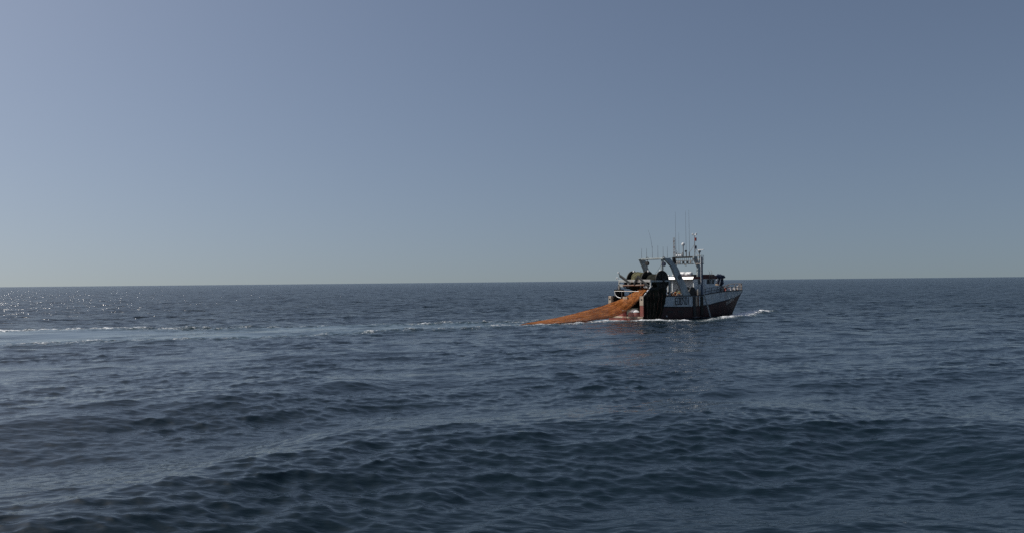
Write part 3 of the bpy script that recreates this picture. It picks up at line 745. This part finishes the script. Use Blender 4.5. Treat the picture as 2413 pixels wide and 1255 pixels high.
# ---- mast gantry over the wheelhouse
for sd in (-1, 1):
    prof = [(12.62, 9.05), (13.3, 9.05), (14.15, 7.4), (14.15, 6.0), (13.35, 6.0), (13.55, 7.35), (12.62, 8.75)] if sd < 0 else [(12.75, 9.05), (13.2, 9.05), (13.6, 7.4), (13.6, 6.0), (13.2, 6.0), (13.2, 7.4), (12.75, 8.7)]
    MB().prism(prof, 'y', sd * 2.05 - 0.15, sd * 2.05 + 0.15).build('mast_leg', 'gantry' if sd < 0 else 'dark', boat, bevel=0.02)
MB().bar((13.0, 1.89, 8.95), (13.0, -1.89, 8.95), 0.3, 0.24).build('mast_beam', 'dark', boat)
for z in (8.45, 7.92): MB().tube([(13.0, 1.9, z), (13.0, -1.9, z)], 0.05, 6).build('truss_rail', 'dark', boat)
for k in range(9):
    y = 1.6 - k * 0.4
    MB().tube([(13.0, y, 7.9), (13.0, y, 8.85)], 0.028, 6).build('truss_post', 'dark', boat)
for y in (1.2, 0.75, 0.05, -0.75, -1.35):
    MB().box((12.72, y - 0.15, 8.0), (12.9, y + 0.15, 8.36)).build('work_lamp', 'dark' if y in (0.05, -0.75) else 'grey', boat, bevel=0.03)
MB().tube([(12.9, -0.1, 7.9), (12.8, -0.5, 7.7)], 0.08, 6).build('loud_hailer', 'dark', boat)
MB().tube([(12.9, 1.55, 7.85), (12.9, 1.5, 7.2)], 0.07, 6).build('hanging_lamp', 'grey', boat)
for y in (1.35, 0.9, 0.55):
    MB().box((12.8, y - 0.14, 9.12), (13.0, y + 0.14, 9.4)).build('beam_lamp', 'white_fit', boat, bevel=0.04)
MB().tube([(13.0, 1.5, 9.5), (13.0, 0.1, 9.48)], 0.035, 6).build('beam_rail', 'dark', boat)
for y in (1.62, 0.35, -0.35, -0.95): MB().tube([(13.05, y, 9.05), (13.05, y, 9.75)], 0.09, 8).build('antenna_base', 'grey', boat)
for y, x2, top in ((1.66, 13.05, 16.05), (1.05, 13.05, 12.8), (-0.35, 13.05, 16.05), (-1.0, 13.05, 16.15)):
    MB().tube([(13.05, y, 9.1), (13.05, y + 0.01, 12.0 if top > 13 else 11), (13.05, y + (0.02 if y > 0 else 0.05), top)], [0.032, 0.022, 0.012], 6).build('whip_antenna', 'antenna', boat)
# lattice mast, red and white
for i in range(7):
    z0 = 9.07 + i * 0.43; m_ = 'gear' if i % 2 else 'grey'; lm = MB()
    for dx, dy in ((-.09, -.09), (.09, -.09), (.09, .09), (-.09, .09)): lm.tube([(13.0 + dx, 1.95 + dy, z0), (13.0 + dx, 1.95 + dy, z0 + 0.425)], 0.022, 5)
    lm.tube([(12.91, 1.86, z0), (12.91, 2.04, z0 + 0.42)], 0.018, 5).tube([(12.91, 2.04, z0), (13.09, 2.04, z0 + 0.42)], 0.018, 5).tube([(12.91, 1.86, z0 + .2), (13.09, 1.86, z0 + 0.42)], 0.018, 5)
    lm.build('lattice_section', m_, boat)
# radome on a post
rd = MB().tube([(13.0, 0.18, 9.07), (13.0, 0.18, 10.75)], 0.07, 8).build('radome_post', 'grey', boat)
MB().lathe((13.0, 0.18, 10.72), (0, 0, 1), [(0, 0.08), (0.03, 0.2), (0.15, 0.26), (0.3, 0.25), (0.42, 0.17), (0.47, 0.05)], 16).build('radome', 'white_fit', rd, smooth=True)
MB().lathe((13.0, -0.32, 9.75), (0, 0, 1), [(0, 0.05), (0.05, 0.16), (0.2, 0.18), (0.3, 0.08)], 12).build('small_dome', 'dark', boat, smooth=True)
# signal mast with lamps and day shapes
sm = MB().tube([(13.1, -1.95, 9.05), (13.1, -1.95, 12.3)], [0.07, 0.05], 8).build('signal_mast', 'grey', boat)
MB().tube([(13.1, -1.6, 12.25), (13.1, -2.3, 12.25)], 0.045, 6).build('mast_crossbar', 'white_fit', sm)
for y in (-1.62, -2.28): MB().lathe((13.1, y, 12.28), (0, 0, 1), [(0, 0.08), (0.04, 0.13), (0.22, 0.13), (0.26, 0.06)], 10).build('mast_lamp', 'white_fit', sm)
for z, m_ in ((11.35, 'redfit'), (10.15, 'navy')): MB().lathe((13.1, -2.17, z), (0, 0, 1), [(0, 0.05), (0.01, 0.13), (0.5, 0.13), (0.51, 0.05)], 12).build('signal_lantern', m_, sm)
MB().tube([(13.1, -1.95, 10.9), (13.1, -1.1, 9.8)], 0.03, 5).build('mast_stay', 'grey', sm)
MB().tube([(13.1, -1.95, 10.0), (13.1, -2.6, 9.05)], 0.03, 5).build('mast_stay', 'grey', sm)
MB().tube([(13.0, 1.9, 10.5), (13.0, 1.1, 9.5)], 0.025, 5).build('mast_stay', 'grey', sm)
# radar
rp = MB().tube([(13.2, -2.75, 8.0), (13.2, -2.75, 9.6)], 0.07, 8).build('radar_post', 'dark', boat)
MB().lathe((13.2, -2.75, 9.55), (0, 0, 1), [(0, 0.08), (0.1, 0.22), (0.32, 0.24), (0.36, 0.1)], 12).build('radar_motor', 'grey', rp)
MB().bar((13.2, -1.95, 10.0), (13.2, -3.6, 10.0), 0.14, 0.10).build('radar_scanner', 'white_fit', rp, bevel=0.02)
for z in (7.95, 8.55, 9.15): MB().tube([(12.9, -2.25, z), (12.9, -3.2, z), (13.6, -3.2, z), (13.6, -2.25, z)], 0.03, 5).build('radar_cage_rail', 'grey', boat)
for x, y in ((12.9, -3.2), (13.6, -3.2), (12.9, -2.6)): MB().tube([(x, y, 7.95), (x, y, 9.15)], 0.03, 5).build('radar_cage_post', 'grey', boat)
MB().box((12.85, -3.22, 7.86), (13.65, -2.21, 7.93)).build('radar_platform', 'grey', boat)

# ---- starboard side: tall post, slanted pole, railing
MB().tube([(13.05, -3.22, 2.2), (13.12, -3.22, 8.95)], 0.165, 14).build('tall_post', 'blue', boat, smooth=True)
MB().tube([(12.86, -3.24, 4.9), (12.93, -3.24, 8.9)], 0.05, 6).build('post_cable_tray', 'white_fit', boat)
MB().bar((13.0, -3.66, 3.5), (13.85, -4.25, -0.4), 0.2, 0.14, (1, 0, 0)).build('outboard_pole', 'gantry', boat, bevel=0.02)
for k in range(4): MB().box((13.12 + k * .18, -3.9 - k * .12, 2.55 - k * .75), (13.42 + k * .18, -3.78 - k * .12, 2.63 - k * .75)).build('pole_step', 'dark', boat)
rail_t = [t for t in np.linspace(0.50, 0.71, 9)]
for dz in (0.45, 0.88):
    MB().tube([hull_pt(t, interp(t * 27, ZS), -1, 0.08)[:2] + (interp(t * 27, ZS) + dz,) for t in rail_t], 0.035, 6).build('side_rail', 'dark', boat)
for t in rail_t[::2]:
    p_ = hull_pt(t, interp(t * 27, ZS), -1, 0.08); MB().bar(p_, (p_[0] + 0.22, p_[1], p_[2] + 0.9), 0.06).build('side_stanchion', 'dark', boat)
# hose wheel by the rail
MB().tube([(18.3 + 0.42 * math.cos(t), -2.95, 4.05 + 0.42 * math.sin(t)) for t in np.linspace(0, 2 * PI, 19)[:-1]], 0.06, 6, close=True).build('hose_reel', 'dark', boat)
for th in (0.3, 1.35, 2.4): MB().tube([(18.3 + 0.4 * math.cos(th), -2.95, 4.05 + 0.4 * math.sin(th)), (18.3 - 0.4 * math.cos(th), -2.95, 4.05 - 0.4 * math.sin(th))], 0.03, 5).build('reel_spoke', 'dark', boat)
# trawl winch abreast of the house
wd = MB().lathe((11.3, -2.9, 3.75), (0, 1, 0), [(0, 0.75), (0.06, 0.75), (0.06, 0.35), (0.9, 0.35), (0.9, 0.75), (0.96, 0.75)], 22).build('trawl_winch', 'dark', boat, smooth=True)
MB().box((10.9, -2.8, 2.2), (11.7, -2.0, 3.1)).build('winch_bed', 'dark', wd)
MB().box((12.25, -3.2, 2.9), (12.85, -2.72, 4.1)).build('side_locker', 'grey', boat, bevel=0.03)

# ---- foredeck
MB().grid([[hull_pt(t, 3.05, sd, 0.12) for sd in (-1, 0, 1)] for t in np.linspace(0.70, 0.985, 9)]).build('fore_deck', 'deck', boat)
sh = lambda t, dz, ins=0.05, sd=-1: (hull_pt(t, interp(t * 27, ZS), sd, ins)[0], hull_pt(t, interp(t * 27, ZS), sd, ins)[1], interp(t * 27, ZS) + dz)
for sd in (-1, 1):
    ts = list(np.linspace(0.86, 0.995, 8))
    MB().tube([sh(t, 0.55 + 0.55 * smooth(0.86, 0.95, t), 0.05, sd) for t in ts] + [(27.65, 0.0, 4.86)], 0.05, 6).build('bow_rail', 'cream', boat, smooth=True)
    MB().tube([sh(t, 0.55, 0.05, sd) for t in ts] + [(27.6, 0.0, 4.3)], 0.035, 6).build('bow_rail', 'cream', boat, smooth=True)
    for t in ts[1::2]: MB().tube([sh(t, 0.0, 0.05, sd), sh(t, 0.55 + 0.55 * float(smooth(0.86, 0.95, t)), 0.05, sd)], 0.045, 6).build('bow_stanchion', 'cream', boat)
    ts = list(np.linspace(0.72, 0.86, 6))
    MB().tube([sh(t, 0.62, 0.05, sd) for t in ts], 0.04, 6).build('fore_rail', 'dark', boat, smooth=True)
    for t in ts[::2]: MB().tube([sh(t, 0.0, 0.05, sd), sh(t, 0.62, 0.05, sd)], 0.05, 6).build('fore_stanchion', 'white_fit', boat)
MB().bar((19.6, -2.6, 4.5), (20.9, -2.3, 3.75), 0.16, 0.22).build('derrick_strut', 'white_fit', boat)
MB().bar((19.9, -2.5, 3.7), (20.4, -2.4, 4.4), 0.14, 0.2).build('derrick_strut', 'white_fit', boat)
MB().box((22.0, -1.55, 3.05), (22.9, -0.7, 4.15)).build('red_locker', 'redfit', boat, bevel=0.04)
MB().prism([(21.4, 3.05), (22.0, 3.05), (21.8, 4.4), (21.6, 4.4)], 'y', -2.2, -2.0).build('mooring_bitt', 'white_fit', boat)
wl = MB().lathe((24.3, -1.0, 3.85), (0, 1, 0), [(0, 0.42), (0.08, 0.42), (0.08, 0.22), (0.9, 0.22), (0.9, 0.42), (1.0, 0.42), (1.0, 0.25), (1.9, 0.25), (1.9, 0.42), (2.0, 0.42)], 16).build('anchor_windlass', 'gear', boat, smooth=True)
for y in (-0.6, 0.6): MB().box((24.0, y - 0.1, 3.05), (24.6, y + 0.1, 3.9)).build('windlass_stand', 'dark', wl)
# pale gear crowded along the bow rail
rb_ = random.Random(9)
for k in range(9):
    t = 0.745 + k * 0.024; p_ = hull_pt(t, interp(t * 27, ZS), -1, 0.35 + rb_.uniform(0, 0.3)); h_ = rb_.uniform(0.35, 0.75)
    if k % 3 == 2: MB().bar((p_[0], p_[1], 3.3), (p_[0] + rb_.uniform(-.4, .4), p_[1] + 0.1, 3.75 + h_), 0.15, 0.2).build('bow_strut', 'white_fit', boat)
    else: MB().lathe((p_[0], p_[1], 3.1), (0, 0, 1), [(0, 0.16), (0.65, 0.18), (0.65 + h_ * 0.5, 0.17), (0.65 + h_ * 0.6, 0.08)], 10).build('bow_fender', ('gear', 'white_fit', 'dark', 'cream')[k % 4], boat, smooth=True)
# crane folded under a navy cover on the fore house
cr_ = MB().tube([(18.2, -1.5, 4.54), (18.2, -1.5, 5.2)], 0.2, 10).build('crane_pedestal', 'white_fit', boat)
MB().bar((18.3, -1.5, 5.0), (19.6, -1.5, 6.0), 0.2, 0.3).build('crane_boom', 'white_fit', boat)
MB().bar((19.0, -1.9, 4.7), (19.9, -1.6, 6.0), 0.1, 0.16).build('crane_boom', 'white_fit', boat)
lump('crane_cover', 'navy', boat, (19.75, -1.35, 5.95), (1.0, 0.55, 0.40), 0.5, 1.8, 3)
lump('crane_cover_skirt', 'navy', boat, (20.1, -1.2, 5.25), (0.55, 0.45, 0.75), 0.6, 1.8, 9)
MB().bar((20.05, -1.2, 4.9), (20.3, -1.2, 3.05), 0.22).build('crane_rest', 'cream', boat)
MB().box((18.9, -1.9, 4.55), (19.0, -0.6, 4.9)).build('fore_house_coaming', 'cream', boat)
# wires from the drum frame to the gantry and masts
for a, b in (((6.4, -2.4, 8.7), (12.9, 1.9, 9.0)),):
    MB().tube([a, b], 0.012, 4).build('stay_wire', 'dark', boat)

rb_ = random.Random(21)
for k in range(10):
    x = 5.4 + k * 0.36; y = -2.7 + rb_.uniform(-0.2, 0.9); z = 3.2 + rb_.uniform(-0.2, 0.5)
    MB().tube([(x, y, 2.2), (x + rb_.uniform(-.3, .3), y, z), (x + rb_.uniform(-.7, .7), y + rb_.uniform(-.2, .3), z + rb_.uniform(-.1, .35))], rb_.uniform(0.04, 0.09), 6).build('deck_pipe', ('gear', 'lightgrey', 'dark', 'grey')[k % 4], boat)
for a, b in (((2.05, 1.3, 5.6), (4.6, 1.2, 6.9)), ((2.05, -2.9, 5.6), (5.6, -2.5, 8.5)), ((6.2, 2.4, 8.5), (12.9, 1.9, 9.0)), ((2.0, -1.0, 5.5), (0.4, -2.4, 3.3)), ((2.0, 1.4, 4.6), (0.4, 2.7, 3.3))):
    MB().tube([a, tuple((Vector(a) + Vector(b)) / 2 - Vector((0, 0, 0.12))), b], 0.018, 5).build('stay_wire', 'dark', boat)
# ------------------------------------------------------------------ things carried on the boat
def own(o, label, cat, group=None):
    on_boat(o); return tag(o, label, cat, group)

# the orange trawl net, from the drum over the stern and down into the sea
near = [(4.2, -2.3, 4.75), (2.4, -2.3, 4.15), (1.0, -2.0, 3.1), (-0.7, -1.15, 1.45), (-3.6, -1.05, 0.50), (-7.4, -1.0, 0.16), (-11.3, -1.0, 0.02), (-15.2, -1.1, -0.05), (-19.2, -0.6, -0.12), (-21, -0.3, -0.3)]
far = [(4.3, -0.3, 4.95), (3.2, 0.2, 4.2), (1.2, 0.9, 3.18), (-2.0, 1.1, 2.33), (-5.4, 1.15, 1.66), (-8.7, 1.1, 1.10), (-13.0, 1.0, 0.50), (-16.4, 0.8, 0.18), (-19.3, -0.2, 0.02), (-21, -0.1, -0.25)]
def crv(pts, s_):
    x = s_ * (len(pts) - 1); i = min(int(x), len(pts) - 2); f = x - i
    p0 = Vector(pts[max(i - 1, 0)]); p1 = Vector(pts[i]); p2 = Vector(pts[i + 1]); p3 = Vector(pts[min(i + 2, len(pts) - 1)])
    return 0.5 * ((2 * p1) + (p2 - p0) * f + (2 * p0 - 5 * p1 + 4 * p2 - p3) * f * f + (3 * p1 - p0 - 3 * p2 + p3) * f ** 3)
rows = []
NS, NA = 120, 48
for i in range(NS):
    s_ = i / (NS - 1); A = crv(near, s_); B = crv(far, s_); c = (A + B) / 2; ax = (B - A) / 2
    tang = crv(near, min(s_ + .01, 1)) + crv(far, min(s_ + .01, 1)) - A - B
    nrm = ax.cross(tang)
    nrm = -nrm.normalized() if nrm.z < 0 else nrm.normalized()
    th_ = 0.30 * (1 - 0.6 * s_) + 0.03
    row = []
    for k in range(NA + 1):
        a_ = 2 * PI * k / NA
        fold = 0.10 * math.sin(9 * a_ + 2.5 * math.sin(s_ * 7)) * (0.4 + 0.6 * mnoise.noise(Vector((s_ * 9, a_ * 2, 1)))) + 0.12 * mnoise.noise(Vector((s_ * 14, math.cos(a_) * 2.5, math.sin(a_) * 2.5)))
        fold *= (1 - 0.75 * s_)
        row.append(c + ax * math.cos(a_) * (1 + 0.25 * fold) + nrm * (math.sin(a_) * th_ + fold * 0.8))
    rows.append(row)
net = MB().grid(rows).build('trawl_net', 'orange_net', None, smooth=True)
own(net, 'orange trawl net hauled over the stern and trailing into the sea', 'fishing net')
# head ropes run along the net (parts of it)
for f_, r_ in ((0.02, 0.045), (0.98, 0.045), (0.45, 0.03)):
    pts = [crv(near, s_) * (1 - f_) + crv(far, s_) * f_ + Vector((0, 0, 0.12 if 0.1 < f_ < 0.9 else 0.03)) for s_ in np.linspace(0.02, 0.93, 40)]
    MB().tube(pts, r_, 5).build('net_rope', 'gear', net, smooth=True)

# nets wound on the drum
def wound(name, y0, y1, r0, material, seed, label):
    rows = []
    for i in range(19):
        y = y0 + (y1 - y0) * i / 18; e = math.sin(PI * i / 18) ** 0.35
        row = []
        for k in range(41):
            a_ = 2 * PI * k / 40
            rr_ = 0.43 + (r0 - 0.43) * e * (1 + 0.22 * mnoise.fractal(Vector((math.cos(a_) * 1.6 + seed, y * 1.7, math.sin(a_) * 1.6)), 0.7, 2, 4))
            row.append((4.72 + rr_ * math.cos(a_), y, 5.5 + rr_ * math.sin(a_)))
        rows.append(row)
    own(MB().grid(rows).build(name, material, None, smooth=True), label, 'fishing net', None)
wound('wound_net', 0.2, 2.8, 1.30, 'olive_net', 2.0, 'olive green net wound on the far half of the stern drum')
wound('wound_net', -2.6, -0.08, 0.95, 'black_net', 5.0, 'dark net wound on the near half of the stern drum')

# dark netting heaped on the starboard quarter under the drum
own(lump('net_heap', 'black_net', None, (3.0, -3.0, 3.6), (1.9, 0.5, 0.75), 0.55, 2.0, 4, 4), 'black netting heaped over the rail below the big drum disc', 'net heap')
own(lump('net_heap', 'black_net', None, (3.5, 0.8, 2.9), (1.5, 2.0, 0.9), 0.5, 1.6, 12, 4, zmin=2.21), 'dark netting piled on the after deck behind the orange net', 'net heap')
own(lump('net_heap', 'olive_net', None, (9.4, -1.9, 2.9), (0.9, 0.7, 0.9), 0.5, 1.8, 21, 4, zmin=2.21), 'dark green netting piled inside the near gantry leg', 'net heap')

own(lump('net_heap', 'black_net', None, (3.3, 1.2, 4.85), (0.9, 1.5, 0.5), 0.6, 2.0, 31, 4), 'dark net bundle slung under the olive net between the frame beams', 'net heap')
own(lump('net_heap', 'black_net', None, (3.1, -1.6, 5.0), (0.8, 1.1, 0.55), 0.6, 2.0, 37, 4), 'dark net bundle hanging just behind the near hydraulic arm', 'net heap')
# the trawl door at the far quarter
def trawl_door(y, x0, x1, z0, z1, sd, label):
    root = on_boat(empty('trawl_door')); tag(root, label, 'trawl door')
    rows = [[(x, y + sd * (0.22 * math.sin(PI * (z - z0) / (z1 - z0))), z) for x in np.linspace(x0, x1, 4)] for z in np.linspace(z0, z1, 9)]
    g = MB().grid(rows); rows2 = [[(p[0], p[1] - sd * 0.08, p[2]) for p in r_] for r_ in rows]; g.grid(rows2)
    g.build('door_plate', 'black_plate', root, smooth=True)
    for x in np.linspace(x0 + 0.05, x1 - 0.05, 5):
        MB().tube([(x, y + sd * (0.05 + 0.22 * math.sin(PI * (z - z0) / (z1 - z0))), z) for z in np.linspace(z0, z1, 9)], 0.06, 6).build('door_rib', 'black_plate', root)
    MB().box((x0 - 0.05, min(y - sd * .1, y + sd * .14), z0 - 0.16), (x1 + 0.05, max(y - sd * .1, y + sd * .14), z0)).build('door_shoe', 'dark', root, bevel=0.03)
    MB().tube([(x0 + 0.5, y + sd * 0.1, z1), ((x0 + x1) / 2, y, z1 + 0.7), (x1 - 0.5, y + sd * 0.1, z1)], 0.05, 6).build('door_chain', 'dark', root)
# black net draped down over the near quarter
rows = []
for i in range(30):
    u_ = i / 29; row = []
    for k in range(34):
        v_ = k / 33                                        # 0 at the rail, 1 at the water
        x1_ = 4.45 - 1.15 * v_ + 0.10 * mnoise.noise(Vector((v_ * 9, 3.3, 0)))
        x = 0.03 + (x1_ - 0.03) * u_
        top = 3.32 + 1.15 * max(0.0, min(u_ / 0.35, 1.0, (1.05 - u_) / 0.6)) + 0.1 * mnoise.noise(Vector((u_ * 9, 7, 2)))
        z = top + (0.05 - 0.12 * mnoise.noise(Vector((u_ * 5, 1, 2))) - top) * v_
        y = -3.53 - 0.16 * (mnoise.fractal(Vector((u_ * 9, v_ * 3, 0.5)), 0.6, 2, 5) + 0.5) - 0.05 * math.sin(u_ * 40 + 3 * mnoise.noise(Vector((u_ * 3, v_ * 3, 1)))) - 0.10 * math.sin(PI * v_)
        if z > 3.25: y += (z - 3.25) * 0.35
        row.append((x, y, z))
    rows.append(row)
cur = MB().grid(rows).build('draped_net', 'black_net', None, smooth=True)
for i_ in (3, 8, 13, 19, 24):
    MB().tube([(p_[0] + 0.05 * math.sin(k_), p_[1] - 0.05, p_[2]) for k_, p_ in enumerate(rows[i_][::3])], 0.035, 5).build('net_rope', 'gear', cur, smooth=True)
own(cur, 'black net draped down the near quarter of the hull to the water', 'fishing net')
trawl_door(3.0, 0.75, 2.6, 3.0, 4.25, -1, 'dark steel trawl door standing at the far corner of the stern')

# floats, boxes and tubes lying about the after deck
def sphere(name, material, c, r, label, cat, group=None):
    g = MB().lathe((c[0], c[1], c[2] - r), (0, 0, 1), [(r - r * math.cos(a_), max(r * math.sin(a_), 0.01)) for a_ in np.linspace(0, PI, 9)], 14)
    o = g.build(name, material, None, smooth=True); own(o, label, cat, group)
    MB().tube([(c[0] - .05, c[1], c[2] + r * .97), (c[0], c[1], c[2] + r * 1.18), (c[0] + .05, c[1], c[2] + r * .97)], 0.025, 5).build('float_lug', 'dark', o)
rr_ = random.Random(4)
ORD = ('first', 'second', 'third', 'fourth', 'fifth', 'sixth', 'seventh', 'eighth', 'ninth', 'tenth', 'eleventh', 'twelfth')
for k in range(12):
    c = (5.7 + k * 0.27, -3.0 + rr_.uniform(-0.05, 0.5), 3.25 + rr_.uniform(-0.1, 0.55))
    m_, cn = (('orange', 'bright orange'), ('cream', 'cream'), ('gear', 'rusty brown'), ('orange', 'bright orange'))[k % 4]
    sphere('net_float', m_, c, rr_.uniform(0.14, 0.2), cn + ' net float along the rail, ' + ORD[k] + ' from the drum disc', 'float', 'net floats along the rail')
def crate(x, y, z, rz, material, label):
    root = empty('fish_crate'); root.matrix_world = Matrix.Translation(BOAT_O) @ Matrix.Rotation(HEADING, 4, 'Z') @ Matrix.Translation((x, y, z)) @ Matrix.Rotation(rz, 4, 'Z')
    tag(root, label, 'crate', 'fish crates on the after deck')
    MB().box((-0.4, -0.28, 0), (0.4, 0.28, 0.05)).build('crate_floor', material, root)
    for s_ in (-1, 1):
        MB().box((-0.4, s_ * 0.28 - 0.02, 0.05), (0.4, s_ * 0.28 + 0.02, 0.36)).build('crate_side', material, root)
        MB().box((s_ * 0.4 - 0.02, -0.255, 0.05), (s_ * 0.4 + 0.02, 0.255, 0.36)).build('crate_end', material, root)
crate(7.3, -2.5, 2.21, 0.2, 'cream', 'cream fish crate on the after deck, lowest of its stack')
crate(7.3, -2.5, 2.60, 0.35, 'grey', 'grey fish crate on the after deck, middle of its stack')
crate(7.35, -2.55, 2.99, 0.1, 'orange', 'orange fish crate on the after deck, topmost of its stack')
for i, (a, b, r_, m_, lab) in enumerate((((5.6, -3.0, 3.35), (7.4, -2.9, 4.0), 0.09, 'grey', 'grey steel pipe slanting up from the near rail beside the drum'),
        ((7.9, -2.6, 3.35), (8.9, -3.0, 3.42), 0.07, 'white_fit', 'pale tube lying against the foot of the near gantry leg'))):
    o = MB().tube([a, b], r_, 8).build('loose_pipe', m_, None, smooth=True); own(o, lab, 'pipe')
